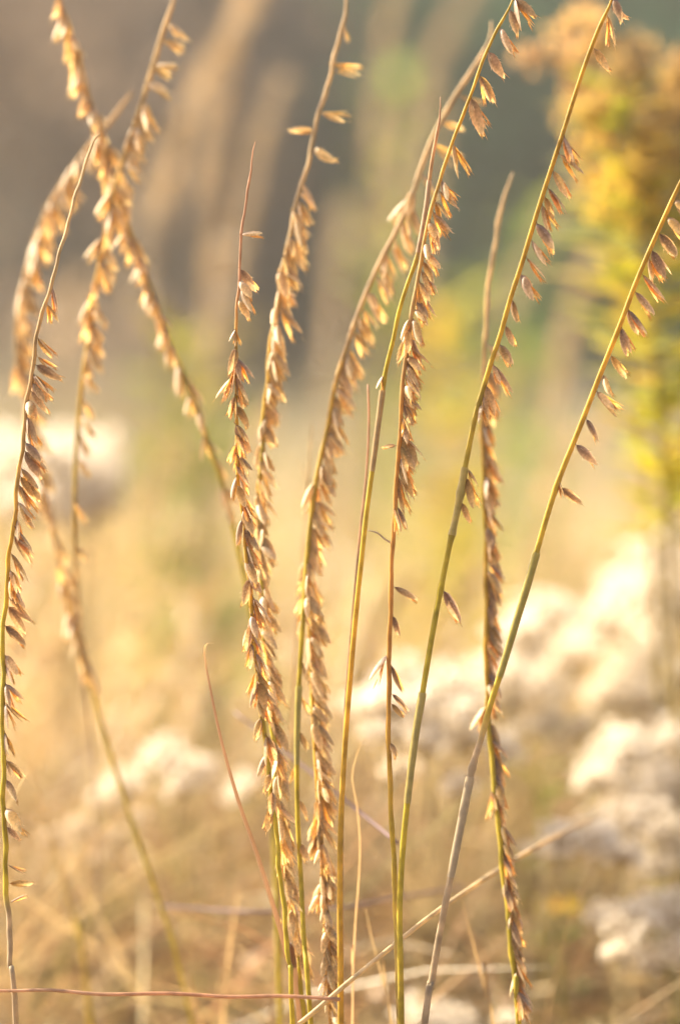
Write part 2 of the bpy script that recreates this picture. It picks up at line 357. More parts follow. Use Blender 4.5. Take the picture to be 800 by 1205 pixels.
stalk('long smooth golden-green stalk with paired husks along one side of its leaning upper half',
      [(724, -15), (716, 8), (703, 36), (688, 76), (676, 112), (664, 150), (651, 190), (638, 230), (625, 272), (613, 312), (600, 352), (589, 392), (577, 428), (566, 465), (558, 495), (547, 550), (538, 600), (527, 650), (516, 705), (507, 755), (497, 815), (488, 870), (479, 945), (473, 1010), (470, 1080), (472, 1207)],
      .829, (.55, .95), [(0, GOLD), (300, GOLD), (480, OLIVE), (700, GREEN), (1000, GREEN), (1300, OLIVE)],
      [(148, 330, 20, 1.7, 27, 7, 0, 1.12), (330, 480, 24, 1.35, 24, 8, 0, 1.1)],
      [(-6, 1, 16, 1.0), (8, 1, 62, .9), (18, 1, 8, 1.3), (52, 1, 36, 1.2), (560, 1, 24, 1), (590, 1, 24, .9), (690, 1, 24, 1.3), (548, 1, 15, .8)], seed=11, nodes=(580, 692, 630), sheath_glint=((545, 632, (.50, .40, .12)), (815, 950, (.48, .40, .14))))
stalk('smooth stalk leaning out of the picture edge, green above a grey-brown speckled foot',
      [(812, 190), (800, 214), (786, 245), (768, 285), (748, 332), (728, 385), (706, 440), (682, 502), (658, 562), (640, 618), (622, 682), (606, 735), (591, 785), (577, 828), (566, 868), (555, 905), (545, 955), (530, 1032), (516, 1105), (506, 1165), (499, 1207)],
      .833, (.6, 1.05), [(190, GOLD), (450, GOLD), (640, OLIVE), (760, GREEN), (840, OLIVE), (880, GREY), (1300, GREY)],
      [(215, 385, 19, 1.7, 32, 7, 0, 1.12)],
      [(420, 1, 44, 1.1), (442, 1, 22, 1.0), (456, 1, 46, 1.15), (462, 1, 55, 1.1), (494, 1, 24, 1.15), (520, 1, 42, 1.1), (566, -1, -12, .75), (574, 1, 55, 1.15)], seed=12, nodes=(572, 905), sheath_glint=((640, 800, (.44, .38, .10)), (905, 1040, (.50, .42, .30))))
stalk('soft-focus stalk with knobbly bare top and tight one-sided braid of grey-brown husks',
      [(602, 203), (590, 245), (579, 305), (572, 365), (570, 425), (567, 500), (569, 560), (571, 620), (572, 690), (572, 760), (573, 820), (577, 880), (583, 940), (590, 1010), (598, 1080), (605, 1150), (611, 1207)],
      [(200, .90), (700, .872), (1205, .852)], (.55, .9), [(200, STRAW), (420, TAN), (540, GOLD), (800, GOLD), (880, GREEN), (1300, GREEN)],
      [(455, 840, 14, 2.0, 20, 6, .05, 1.12), (840, 1200, 11, 2.1, 18, 6, .04, 1.05)],
      [(400, 1, 35, 1.1), (430, 1, 20, 1.1)], wig=.0002, seed=13, nodes=(262, 300, 352, 395))

# ------------------------------------------------------------------ loose blades and stems between the stalks
def blade(label, P, d, wpx, cols, name='grass_leaf', cat='grass blade', ground=True, flat=True, rtip=.1):
    dd = d if isinstance(d, (list, tuple)) else [d] * len(P)
    W = [at(x, y, q) for (x, y), q in zip(P, dd)]
    if ground:
        e = W[-1]; t = (W[-1] - W[-2]).normalized(); k = e.z / max(.4, -t.z)
        W += [Vector((e.x + t.x * k * .5, e.y + .005, 0))]
    pts = spline(W, .004); root = thing(name, W[-1], label, cat)
    n = len(pts); rel = [p - root.location for p in pts]
    wid = [wpx * .249 * mm * (rtip + (1 - rtip) * min(1, i / (n * .3)) ** .7) for i in range(n)]
    cc = [ramp(cols, i / (n - 1)) for i in range(n)]
    b = MB()
    if flat:
        ribbon(b, rel, wid, Vector((.8, .6, .1)), cc, .3); b.build('blade', M_DRY, root)
    else:
        tube(b, rel, [q / 2 for q in wid], cc, 7); b.build('stem', M_STEM, root)
    return root
blade('rust-red grass blade with a tiny hooked tip, leaning into the clump of stalks',
      [(252, 757), (244, 757), (240, 768), (247, 810), (260, 872), (279, 940), (298, 995), (314, 1045), (327, 1088), (340, 1140), (352, 1207)], [.833] * 5 + [.835, .838, .842, .846, .848, .85], 8.5,
      [(0, STRAW), (.06, RED), (.5, RED), (.62, (.25, .15, .09)), (1, (.25, .15, .09))])
blade('thin pinkish stem lying level right across the bottom, in front of the upright stalks',
      [(-60, 1161), (0, 1166), (60, 1165), (120, 1170), (200, 1169), (270, 1173), (330, 1172), (400, 1176)], [.818, .82, .822, .824, .826, .828, .83, .832][::-1], 4.6, [(0, PINK), (.3, (.56, .36, .24)), (.55, (.56, .32, .2)), (1, PINK)], name='fallen_stalk', cat='fallen stalk', ground=False, flat=False, rtip=.5)
blade('pale straw stem slanting up from the foot of the clump towards the white fluff',
      [(716, 955), (690, 967), (650, 986), (600, 1015), (545, 1051), (500, 1083), (450, 1123), (405, 1160), (375, 1186), (340, 1215)], [.95, .935, .91, .885, .86, .845, .838, .833, .833, .833], 6, [(0, STRAW), (.5, (.68, .55, .34)), (1, (.68, .55, .34))], name='fallen_stalk', cat='fallen stalk', ground=False, flat=False, rtip=.3)
blade('thin mauve twig slanting down behind the orange seed spike to the dangling-husk stalk',
      [(276, 838), (320, 872), (380, 920), (430, 961), (468, 992)], [.93, .92, .905, .89, .875], 5, [(0, (.28, .22, .24)), (1, (.32, .24, .26))], name='fallen_twig', cat='twig', ground=False, flat=False, rtip=.6)
blade('blurred mauve twig lying level behind the rust-red blade',
      [(185, 1066), (240, 1070), (310, 1073), (400, 1068), (470, 1056), (545, 1044)], [.95, .94, .93, .93, .94, .95], 5, [(0, (.3, .24, .27)), (1, (.4, .3, .26))], name='fallen_twig', cat='twig', ground=False, flat=False, rtip=.7)
blade('thin pink stem running close behind the bare green culm',
      [(433, 452), (434, 500), (431, 560), (425, 615), (419, 680), (414, 740), (409, 800), (405, 870), (402, 1000), (402, 1207)], .852, 4.5, [(0, PINK), (1, (.45, .27, .16))], flat=False, name='dry_stalk', cat='dry stalk', rtip=.5)
blade('fine crinkled pink blade standing between the bare culm and the dangling-husk stalk',
      [(427, 866), (419, 890), (414, 915), (419, 945), (423, 985), (422, 1030), (418, 1080), (415, 1140), (414, 1207)], .862, 4, [(0, STRAW), (.4, PINK), (1, (.48, .24, .14))])
blade('short reddish blade rising beside the orange stem foot',
      [(430, 1068), (436, 1100), (445, 1135), (453, 1170), (460, 1207)], .875, 5, [(0, STRAW), (1, RED)])
blade('faint reddish blade leaning behind the speckled stalk foot',
      [(540, 1050), (551, 1090), (562, 1135), (572, 1175), (580, 1207)], .885, 6, [(0, TAN), (1, RED)])
blade('soft pink blade sloping at the bottom below the green slanting foot',
      [(214, 1148), (222, 1170), (232, 1195), (238, 1210)], .93, 6, [(0, TAN), (1, (.5, .24, .14))])
blade('soft pink blade upright at the bottom, crossing the level stem',
      [(281, 1050), (275, 1085), (268, 1130), (264, 1175), (262, 1207)], .945, 8, [(0, STRAW), (1, (.48, .27, .17))])
blade('blurred bare green stem slanting beside the purplish-husked edge stalk',
      [(24, 870), (42, 925), (60, 985), (78, 1045), (92, 1105), (102, 1160)], .96, 9, [(0, STRAW), (.3, OLIVE), (1, GREEN)], flat=False, name='dry_stalk', cat='dry stalk')
blade('curled pale dry leaf hanging at the foot of the dense golden stalk',
      [(333, 1062), (342, 1086), (353, 1108), (358, 1130), (354, 1152)], .86, 15, [(0, TAN), (.5, (.5, .36, .18)), (1, (.5, .38, .22))], name='dry_leaf', cat='dry leaf', ground=False)
blade('thin whitish thread drifting off the dangling-husk stalk',
      [(432, 624), (444, 627), (452, 634), (462, 640)], .835, 2.2, [(0, (.6, .5, .4)), (1, (.6, .5, .42))], name='spider_thread', cat='thread', ground=False, flat=False, rtip=.5)
blade('short tan stub of a twig sticking up behind the curving stalk',
      [(352, 540), (358, 560), (362, 580), (358, 610)], .91, 5, [(0, STRAW), (1, TAN)], name='dry_stalk', cat='dry stalk', ground=True, flat=False)

# ------------------------------------------------------------------ ground and hill
def grid(name, x0, x1, y0, y1, nx, ny, zf, m, label=None):
    xs = np.linspace(x0, x1, nx); ys = np.linspace(y0, y1, ny)
    v = [(x, y, zf(x, y)) for y in ys for x in xs]
    f = [(j * nx + i, j * nx + i + 1, (j + 1) * nx + i + 1, (j + 1) * nx + i) for j in range(ny - 1) for i in range(nx - 1)]
    me = bpy.data.meshes.new(name); me.from_pydata(v, [], f); me.materials.append(m)
    me.polygons.foreach_set('use_smooth', [True] * len(f))
    o = link(name, me); o['kind'] = 'structure'; return o
grid('ground', -60, 60, -20, 70, 60, 60, lambda x, y: 0.0, M_GROUND)
grid('hill', -58, 58, 12.5, 68, 90, 40, lambda x, y: -0.3 + 4.6 * math.sin(min(1, max(0, (y - 13) / 22)) * math.pi / 2) * (1 + .06 * math.sin(x * .31) + .05 * math.sin(x * .9 + y * .2)), M_HILL)

# ------------------------------------------------------------------ grass nobody could count (numpy strips)
def grass(name, label, n, area, hfun, length, width, lean, palette, weights, segs=4, z0=(0, .05), curl=.5, clump=0, mound=False, tone=.75):
    x0, x1, y0, y1 = area
    if clump:
        cx = RNG.uniform(x0, x1, clump); cyy = RNG.uniform(y0, y1, clump); k = RNG.integers(0, clump, n)
        spread = .12 * math.sqrt((x1 - x0) * (y1 - y0) / clump) * 3
        bx = cx[k] + RNG.normal(0, spread, n); by = cyy[k] + RNG.normal(0, spread, n); by = np.clip(by, y0, y1)
    else: bx = RNG.uniform(x0, x1, n); by = RNG.uniform(y0, y1, n)
    bz = RNG.uniform(*z0, n)
    if mound: bz = np.minimum(bz, RNG.uniform(.3, 1, n) * np.clip(.19 + (by - .93) * .45, .1, z0[1]))
    L = RNG.uniform(*length, n) * hfun(bx, by); wd = RNG.uniform(*width, n)
    az = RNG.uniform(0, 2 * np.pi, n); th = np.abs(RNG.normal(lean[0], lean[1], n)); dth = RNG.normal(curl, .35, n); daz = RNG.normal(0, .4, n)
    P = np.stack([bx, by, bz], 1); pts = [P]; dirs = []
    for s in range(segs):
        t = th + dth * s / segs; a = az + daz * s / segs
        d = np.stack([np.sin(t) * np.cos(a), np.sin(t) * np.sin(a), np.cos(t)], 1); dirs.append(d)
        P = P + d * (L / segs)[:, None]; P[:, 2] = np.maximum(P[:, 2], .004); pts.append(P)
    dirs.append(dirs[-1])
    fa = RNG.uniform(0, 2 * np.pi, n)
    rnd = np.stack([np.cos(fa), np.sin(fa), RNG.normal(0, .3, n)], 1)
    V = np.zeros((n, segs + 1, 2, 3))
    for s in range(segs + 1):
        sd_ = np.cross(dirs[s], rnd); sd_ /= np.linalg.norm(sd_, axis=1)[:, None] + 1e-9
        wv = wd * (1 - .85 * (s / segs) ** 1.5) / 2
        V[:, s, 0] = pts[s] - sd_ * wv[:, None]; V[:, s, 1] = pts[s] + sd_ * wv[:, None]
    base = (np.arange(n) * (segs + 1) * 2)[:, None, None]
    s = np.arange(segs)[None, :, None] * 2
    F = (base + s + np.array([0, 1, 3, 2])[None, None, :]).reshape(-1, 4)
    me = bpy.data.meshes.new(name); nv = n * (segs + 1) * 2
    me.vertices.add(nv); me.vertices.foreach_set('co', V.reshape(-1).astype(np.float32))
    me.loops.add(F.size); me.loops.foreach_set('vertex_index', F.reshape(-1).astype(np.int32))
    me.polygons.add(len(F)); me.polygons.foreach_set('loop_start', (np.arange(len(F)) * 4).astype(np.int32))
    pal = np.array(palette); ci = RNG.choice(len(pal), n, p=np.array(weights) / sum(weights))
    if clump and tone: ci = np.where(RNG.random(n) < tone, RNG.choice(len(pal), clump, p=np.array(weights) / sum(weights))[k], ci)
    c = pal[ci] * RNG.uniform(.75, 1.25, (n, 1)) * RNG.uniform(.94, 1.06, (n, 3))
    ca = me.color_attributes.new('Col', 'FLOAT_COLOR', 'POINT'); arr = np.ones((nv, 4), np.float32)
    arr[:, :3] = np.repeat(c, (segs + 1) * 2, axis=0); ca.data.foreach_set('color', arr.ravel())
    me.materials.append(M_LITTER if mound else M_DRY); me.update(calc_edges=True); me.validate()
    me.polygons.foreach_set('use_smooth', [True] * len(me.polygons))
    return tag(link(name, me), label, None, None, 'stuff')
one = lambda x, y: np.ones_like(x)
SCRUB = [(.22, .21, .16), (.26, .23, .17), (.20, .22, .12), (.30, .25, .18)]  # greyed and darkened so this grass looks shaded, shade put into colour
DRYP = [(.54, .40, .21), (.64, .50, .29), (.38, .26, .13), (.42, .24, .13), (.36, .29, .19), (.28, .27, .09)]
DARKP = [(.17, .12, .07), (.28, .20, .12), (.11, .08, .05), (.14, .15, .05), (.24, .13, .08), (.48, .39, .26)]  # dark tones deepen the shaded gaps between straws, put into the colour
grass('dry_grass', 'tangle of dry tan and rusty grass at the foot of the stalks', 11000, (-.42, .42, .92, 1.5), one, (.05, .18), (.0008, .0022), (1.05, .4), DRYP, [3, 2, 3, 3, 2, 2], 5, (.02, .25), .5, clump=300, mound=True)
grass('dry_grass', 'dense low litter of broken brown grass under the tangle', 24000, (-.45, .45, .92, 1.5), one, (.03, .10), (.0012, .0036), (1.25, .35), DARKP, [3, 3, 2.5, 2, 1, 2], 3, (0, .26), .3, mound=True)
FINEP = [(.66, .55, .33), (.56, .44, .24), (.42, .31, .16), (.26, .20, .10), (.30, .31, .10)]
grass('fine_grass', 'pale fine arching grass tangled behind the stalks', 5000, (-.5, -.03, 1.3, 1.95), one, (.15, .30), (.0012, .0030), (.5, .3), FINEP, [4, 3, 2, 2, 1.5], 7, (0, .05), 1.2, clump=70)
grass('fine_grass', 'pale fine arching grass beyond the white plants', 3500, (-.03, .55, 1.5, 2.2), one, (.15, .30), (.0012, .0030), (.5, .3), FINEP, [4, 3, 2, 2, 1.5], 7, (0, .05), 1.2, clump=50)
grass('fine_grass', 'thin loose straws lying across the dry tangle', 4500, (-.38, .38, .90, 1.25), one, (.07, .20), (.0005, .0013), (1.3, .3), [(.66, .52, .32), (.54, .36, .20), (.40, .31, .20), (.26, .2, .1)], [4, 2, 2, 1.5], 6, (.06, .27), .35, mound=True, clump=160, tone=.4)
grass('fine_grass', 'loose pale streaks of thin arching grass close behind the leaning stalks', 1500, (-.42, -.015, 1.04, 1.3), one, (.22, .40), (.0008, .0018), (.55, .25), [(.68, .56, .36), (.60, .47, .27), (.46, .34, .18), (.30, .30, .10)], [4, 3, 2, 1], 8, (0, .08), .9, clump=60)
grass('fine_grass', 'loose thin straws among the white plants', 450, (.03, .42, 1.0, 1.3), one, (.18, .32), (.0006, .0014), (.7, .3), [(.66, .54, .36), (.50, .38, .22), (.34, .24, .14), (.30, .30, .10)], [4, 3, 2, 1], 8, (0, .08), .9, clump=40)
grass('dry_grass', 'golden mat of flattened grass filling the meadow between the plants', 15000, (-.75, .75, 1.3, 2.9), one, (.06, .18), (.0016, .0038), (1.0, .4), [(.62, .50, .28), (.54, .42, .22), (.42, .31, .16), (.32, .31, .10)], [4, 3, 2, 1], 4, (0, .2), .4, clump=260, tone=.5)
grass('dead_leaves', 'small curled dead leaves caught in the dry tangle', 6000, (-.42, .42, .93, 1.5), one, (.008, .022), (.004, .009), (1.0, .5), [(.66, .54, .38), (.44, .28, .15), (.74, .65, .50), (.30, .18, .10)], [3, 2, 3, 2], 4, (.05, .25), 1.2, mound=True)
grass('meadow_grass', 'pale straw meadow glowing behind the stalks', 14000, (-1.2, 1.2, 1.65, 4.2), one, (.16, .32), (.002, .0045), (.45, .25), [(.44, .37, .24), (.52, .44, .30), (.30, .25, .16), (.26, .28, .10)], [4, 3, 3, 3], 4, (0, .03), .6, clump=500)
grass('meadow_grass', 'far olive and straw meadow running to the bushes', 14000, (-4, 4, 4.0, 11), one, (.08, .2), (.006, .012), (.35, .2), [(.34, .29, .19), (.26, .24, .16), (.22, .22, .11), (.26, .22, .16)], [3, 3, 3, 3], 3, (0, .03), .5, clump=500)

grass('tall_scrub_grass', 'taller grey-brown and olive grass in front of the bushes', 8000, (-2.4, 2.4, 3.4, 6.5), one, (.12, .32), (.005, .010), (.3, .2), SCRUB, [3, 3, 3, 2], 4, (0, .03), .4, clump=160)
# ------------------------------------------------------------------ white fluffy seed plants
def puff(mb, c, r, rg, nb, col):
    for k in range(nb):
        v = Vector((rg.gauss(0, 1), rg.gauss(0, 1), rg.gauss(0, 1) + .35)).normalized()
        rr = r * rg.uniform(.75, 1.1); s = v.orthogonal().normalized()
        s = (s * math.cos(k) + v.cross(s) * math.sin(k)) * r * .085
        a = c + v * r * .08; m_ = c + v * rr * .65
        mb.add([a, m_ - s, c + v * rr, m_ + s], [(0, 1, 2, 3)], [col] * 4)
HEADS = []
for hv in range(6):
    rg = random.Random(70 + hv); b = MB(); bb = MB()
    npf = 46
    for k in range(npf):
        u = (k + .5) / npf; a = k * 2.39996; z = 1 - 1.6 * u
        q = Vector((math.cos(a) * math.sqrt(max(0, 1 - z * z)), math.sin(a) * math.sqrt(max(0, 1 - z * z)), z * .75))
        q = q * rg.uniform(.45, 1.15)
        wc = rg.uniform(.84, .92) if hv < 4 else rg.uniform(.68, .8)
        puff(b, q, rg.uniform(.14, .25), rg, 60, (wc, wc * (.965 if hv < 4 else .9), wc * (.91 if hv < 4 else .75)))
        p = [Vector((0, 0, -.7)).lerp(q, .1), Vector((0, 0, -.5)).lerp(q, .6), q]
        tube(bb, p, [.018, .016, .03], [(.40, .3, .16)] * 3, 4)
    HEADS.append((b.mesh('seed_head', M_FLUFF, False), bb.mesh('seed_head_stems', M_BARK)))
def fluffy_plant(label, base_px, d, heads, group='white fluffy seed plants', fill=1, dull=False):
    """heads: (x, y, r px, depth offset)"""
    g = at(base_px, 1205, d); g.z = 0; g.y = d + .02
    root = thing('fluffy_seed_plant', g, label, 'seed plant', group)
    rg = random.Random(int(base_px)); b = MB()
    cx = sum(h[0] for h in heads) / len(heads); top = max(at(h[0], h[1], d).z for h in heads)
    fork = Vector((0, 0, max(.04, min(at(h[0], h[1], d).z for h in heads) * .72)))
    bc = (.46, .38, .22)
    tube(b, spline([Vector((0, 0, 0)), fork * .5 + Vector((.004, 0, 0)), fork], .02), [.0022] * len(spline([Vector((0, 0, 0)), fork * .5, fork], .02)), [bc] * len(spline([Vector((0, 0, 0)), fork * .5, fork], .02)), 6)
    heads = list(heads)
    for (x, y, r, dz) in list(heads):
        for q in range(fill if d > 1.06 or rg.random() < .5 else fill - 1): heads.append((x + rg.uniform(-1.1, 1.1) * r, y + rg.uniform(-.5, .9) * r, r * rg.uniform(.45, .75), dz + rg.uniform(-.02, .03)))
    hs = []
    for (x, y, r, dz) in heads:
        p = at(x, y, d + dz) - root.location; rad = r * K * (d + dz)
        neck = p - Vector((0, 0, rad * .7))
        pts = spline([fork, fork.lerp(neck, .5) + Vector((rg.uniform(-.01, .01), 0, -.012)), neck], .01)
        tube(b, pts, [.0007] * len(pts), [bc] * len(pts), 5)
        hs.append((p, rad))
    b.build('stem', M_BARK, root)
    for (p, rad) in hs:
        hm, sm = HEADS[rg.randrange(4) if not dull else 4 + rg.randrange(2)]
        o = link('seed_head', hm, root); o.location = p; rad *= 1.06; o.scale = (rad * rg.uniform(.85, 1.2), rad * rg.uniform(.85, 1.15), rad * rg.uniform(.75, 1.0)); o.rotation_euler = (rg.uniform(-.5, .5), rg.uniform(-.5, .5), rg.uniform(0, 6))
        link('flower_stem', sm, o)
        for q in range(rg.choice((0, 1, 2))):      # loose leaves under the head
            lb = MB(); a = rg.uniform(0, 6.3); L = rad * rg.uniform(.7, 1.2)
            pp = [p - Vector((0, 0, rad * .75)) + Vector((math.cos(a), math.sin(a), -.3 * t)) * L * t for t in (0, .3, .6, 1)]
            ribbon(lb, pp, [L * .1, L * .24, L * .18, L * .01], Vector((-math.sin(a), math.cos(a), 0)), [(.44, .35, .18)] * 4)
            lb.build('leaf', M_DRY, root)
    return root
fluffy_plant('largest white fluffy plant, brightest heads piled against the picture edge', 790, 1.20,
             [(782, 655, 44, 0), (735, 690, 38, .01), (800, 715, 42, .02), (712, 730, 34, .0), (765, 745, 36, -.02), (740, 790, 42, 0), (800, 800, 40, .02), (710, 815, 28, -.01), (765, 700, 36, -.01), (765, 820, 36, -.02)])
fluffy_plant('white fluffy plant with creamy rounded heads behind the grey braided stalk', 620, 1.14,
             [(640, 722, 40, 0), (606, 765, 36, .0), (668, 775, 34, .03), (640, 805, 34, -.02), (600, 820, 34, .0), (680, 855, 26, -.01), (560, 800, 30, .02), (620, 745, 34, -.01), (640, 850, 30, -.01), (590, 790, 32, -.01)])
fluffy_plant('low spreading white plant with loose heads behind the golden-green and dangling-husk stalks', 500, 1.05,
             [(475, 800, 34, .02), (436, 822, 30, .0), (520, 812, 32, .0), (448, 858, 28, -.01), (500, 868, 30, -.02), (545, 868, 30, 0), (470, 905, 22, 0), (590, 880, 26, 0), (540, 925, 22, -.02), (460, 830, 32, -.01), (545, 835, 30, -.01), (495, 835, 30, .01)])
fluffy_plant('white plant with greyer heads and a wide shaded ring, under the brightest heads', 745, 1.07,
             [(735, 885, 46, 0), (780, 925, 42, .02), (700, 915, 26, -.01), (745, 960, 38, -.02), (795, 870, 34, .03), (800, 985, 36, 0)])
fluffy_plant('small white plant low down beyond the pale slanting stem', 680, 1.02,
             [(660, 985, 28, 0), (705, 990, 32, .01), (630, 1000, 18, 0), (735, 1005, 26, 0)])
fluffy_plant('dull white plant sitting in shade just above the bottom corner', 775, 1.0,
             [(745, 1085, 34, 0), (790, 1075, 36, .01), (728, 1120, 24, 0), (765, 1130, 30, .02), (805, 1120, 30, 0)])
fluffy_plant('white tuft cut by the bottom edge at the speckled stalk foot', 515, 1.0,
             [(500, 1200, 34, 0), (535, 1203, 26, .01)])
fluffy_plant('small white tuft peeping at the bottom edge beside the grey braided stalk', 600, 1.02,
             [(598, 1200, 20, 0)])
fluffy_plant('far big round white plant, most blurred of all, behind the arching stalk', 70, 1.3,
             [(20, 545, 50, 0), (72, 545, 46, .02), (112, 562, 36, 0), (45, 592, 46, -.02), (95, 600, 40, 0), (-10, 580, 40, 0), (125, 588, 24, 0)])
fluffy_plant('small creamy seed plant low behind the rust-red blade', 200, 1.09,
             [(148, 922, 24, 0), (192, 892, 30, 0), (235, 905, 24, .01), (122, 940, 16, 0), (285, 928, 22, .02), (212, 925, 20, -.01)], fill=0)
fluffy_plant('low beige seed plant with crumbled heads in the dry tangle', 130, 1.07,
             [(95, 975, 18, 0), (135, 985, 16, 0), (120, 1010, 15, -.01), (60, 985, 14, 0), (165, 960, 14, 0)], fill=0, dull=True)

# ------------------------------------------------------------------ golden plants
def leaf_mesh(mb, p, dirv, L, W, col, rg):
    side = dirv.cross(Vector((0, 0, 1))); side = side.normalized() if side.length > .01 else RIGHT
    pts = [p + dirv * L * t + Vector((0, 0, -.22 * L * t * t)) for t in (0, .2, .45, .7, 1)]
    ribbon(mb, pts, [W * .3, W * .85, W, W * .7, W * .05], side, [tuple(c * rg.uniform(.9, 1.1) for c in col)] * 5, .18)
def golden_plant(label, P, d, plume, leaves, tipcol, seed, group='golden flower plants', nbr=28, wide=72):
    """P: pixels top to bottom; plume = (y0, y1), leaves = (y0, y1, number)"""
    rg = random.Random(seed)
    W = [at(x, y, d) for x, y in P]; W.append(Vector((W[-1].x, W[-1].y + .01, 0)))
    root = thing('golden_plant', W[-1], label, 'flower plant', group); pts = spline(W, .006)
    pix = [602.5 - (p - CAM).dot(UPV) / ((p - CAM).dot(FWD) * K) for p in pts]
    b = MB(); tube(b, [p - root.location for p in pts], [.0012 + .0012 * i / len(pts) for i in range(len(pts))], [(.36, .28, .08)] * len(pts), 6); b.build('stem', M_STEM, root)
    def near(y): return pts[min(range(len(pts)), key=lambda k: abs(pix[k] - y))]
    b = MB()
    for k in range(nbr):
        t = k / nbr; y = plume[0] + (plume[1] - plume[0]) * t; p = near(y) - root.location
        a = rg.uniform(0, 2 * math.pi); L = (wide * K * d) * (.45 + .75 * math.sin(math.pi * min(1, .2 + t * .75))) * rg.uniform(.7, 1.2)
        dv = Vector((math.cos(a), math.sin(a) * .8, .55))
        br = [p + dv * L * s + Vector((0, 0, -.75 * L * s * s)) for s in (0, .25, .5, .75, 1)]
        tube(b, br, [.0005] * 5, [(.3, .24, .08)] * 5, 4)
        col = lerp(tipcol[0], tipcol[1], min(1, t * 1.25))
        for q in range(20):
            s = .2 + .8 * q / 19; i = min(3, int(s * 4)); c = br[i].lerp(br[i + 1], s * 4 - i)
            c = c + Vector((rg.gauss(0, .0022), rg.gauss(0, .0022), .002 + rg.gauss(0, .002)))
            for z in range(5):
                v = Vector((rg.gauss(0, 1), rg.gauss(0, 1), rg.gauss(.4, 1))).normalized(); sd_ = v.orthogonal().normalized() * .0012
                r_ = rg.uniform(.002, .0036); kk = rg.uniform(.75, 1.2)
                b.add([c, c + v * r_ * .6 - sd_, c + v * r_, c + v * r_ * .6 + sd_], [(0, 1, 2, 3)], [tuple(min(.85, x * kk) for x in col)] * 4)
    b.build('flower_plume', M_PLUME, root)
    for k in range(leaves[2]):
        y = leaves[0] + (leaves[1] - leaves[0]) * (k + rg.random()) / leaves[2]; a = k * 2.4 + rg.uniform(-.4, .4)
        lb = MB(); dv = Vector((math.cos(a), math.sin(a), rg.uniform(.25, .8))).normalized()
        kk = rg.random(); col = lerp((.54, .47, .05), (.29, .35, .06), kk) if rg.random() < .88 else (.50, .38, .08)
        leaf_mesh(lb, near(y) - root.location, dv, rg.uniform(.024, .038), rg.uniform(.008, .012), col, rg)
        lb.build('leaf', M_LEAF, root)
    return root
golden_plant('tall golden flower plant with a faded pinkish plume and yellow-green leaves', [(690, 20), (715, 60), (735, 130), (748, 220), (760, 330), (772, 450), (785, 600), (795, 800), (800, 1000)], 1.1,
             (22, 290), (110, 640, 100), ((.60, .46, .28), (.60, .48, .12)), 3, wide=56)
golden_plant('golden flower plant half out of the picture, orange plume over narrow yellow leaves', [(800, 60), (806, 120), (812, 200), (815, 330), (818, 480), (822, 640), (828, 800), (830, 1000)], 1.12,
             (70, 330), (200, 640, 56), ((.50, .37, .22), (.52, .40, .12)), 4, wide=42)
golden_plant('slender golden flower plant with a drooping pale tip in front of the green bush', [(640, 70), (662, 62), (690, 80), (708, 150), (718, 260), (735, 400), (760, 560), (775, 760), (780, 1000)], 1.14,
             (62, 250), (200, 430, 30), ((.58, .42, .28), (.54, .40, .12)), 6, nbr=20, wide=38)

def weed(label, P, d, n, col, L, group=None, name='leafy_weed', cat='weed', seed=1):
    rg = random.Random(seed); W = [at(x, y, d) for x, y in P]
    W.append(Vector((W[-1].x, W[-1].y, 0))); root = thing(name, W[-1], label, cat, group); pts = spline(W, .01)
    b = MB(); tube(b, [p - root.location for p in pts], [.0014] * len(pts), [(.3, .28, .06)] * len(pts), 5); b.build('stem', M_STEM, root)
    nl = len(pts)
    for k in range(n):
        p = pts[int(nl * .75 * (k + rg.random()) / n)] - root.location; a = k * 2.4 + rg.uniform(-.5, .5)
        lb = MB(); leaf_mesh(lb, p, Vector((math.cos(a), math.sin(a), rg.uniform(.3, 1))).normalized(), L * rg.uniform(.7, 1.2), L * .22, tuple(c * rg.uniform(.8, 1.2) for c in col), rg)
        lb.build('leaf', M_LEAF, root)
    return root
YG = (.36, .34, .05)
weed('small yellow-green leafy sprig in the bottom corner below the shaded white plant', [(775, 1095), (782, 1130), (790, 1165), (797, 1205)], 1.02, 22, YG, .011, seed=2)
G2 = 'yellow-green weeds in the meadow behind'
weed('yellow-green weed glowing behind the leaning blurred stalk', [(215, 400), (222, 480), (228, 560), (232, 640)], 1.75, 80, (.36, .38, .04), .06, G2, seed=3)
weed('short green weed beside the far round white plant', [(182, 520), (186, 560), (190, 620), (192, 660)], 1.75, 40, (.24, .29, .05), .05, G2, seed=4)
weed('yellow weed seen between the crooked culm and the golden-green stalk', [(520, 370), (521, 430), (522, 500), (525, 580)], 1.9, 70, (.50, .42, .05), .055, G2, seed=5)
weed('green weed low behind the straw meadow beside the leaning stalk foot', [(255, 500), (252, 560), (250, 620), (248, 660)], 1.75, 60, (.26, .31, .05), .055, G2, seed=6)
weed('dark olive weed half hidden by the braided stalk', [(560, 330), (556, 420), (555, 500), (556, 560)], 2.1, 50, (.26, .30, .06), .06, G2, seed=8)
weed('green weed in the dry tangle beyond the pale slanting stem', [(628, 905), (632, 930), (636, 960), (640, 990)], 1.12, 24, (.32, .34, .05), .018, G2, seed=9)
weed('low green weed beside the small yellow flower', [(640, 1080), (648, 1095), (655, 1110), (660, 1140)], 1.06, 22, (.15, .22, .05), .016, G2, seed=10)
weed('tall pale green weed blurred behind the raised blunt tip', [(470, 90), (464, 200), (458, 320), (454, 460)], 2.4, 60, (.30, .33, .08), .07, G2, seed=12)
weed('tall green weed blurred between the knobbly top and the golden-green stalk', [(632, 250), (628, 330), (622, 420), (618, 520)], 2.3, 60, (.20, .30, .08), .07, G2, seed=13)
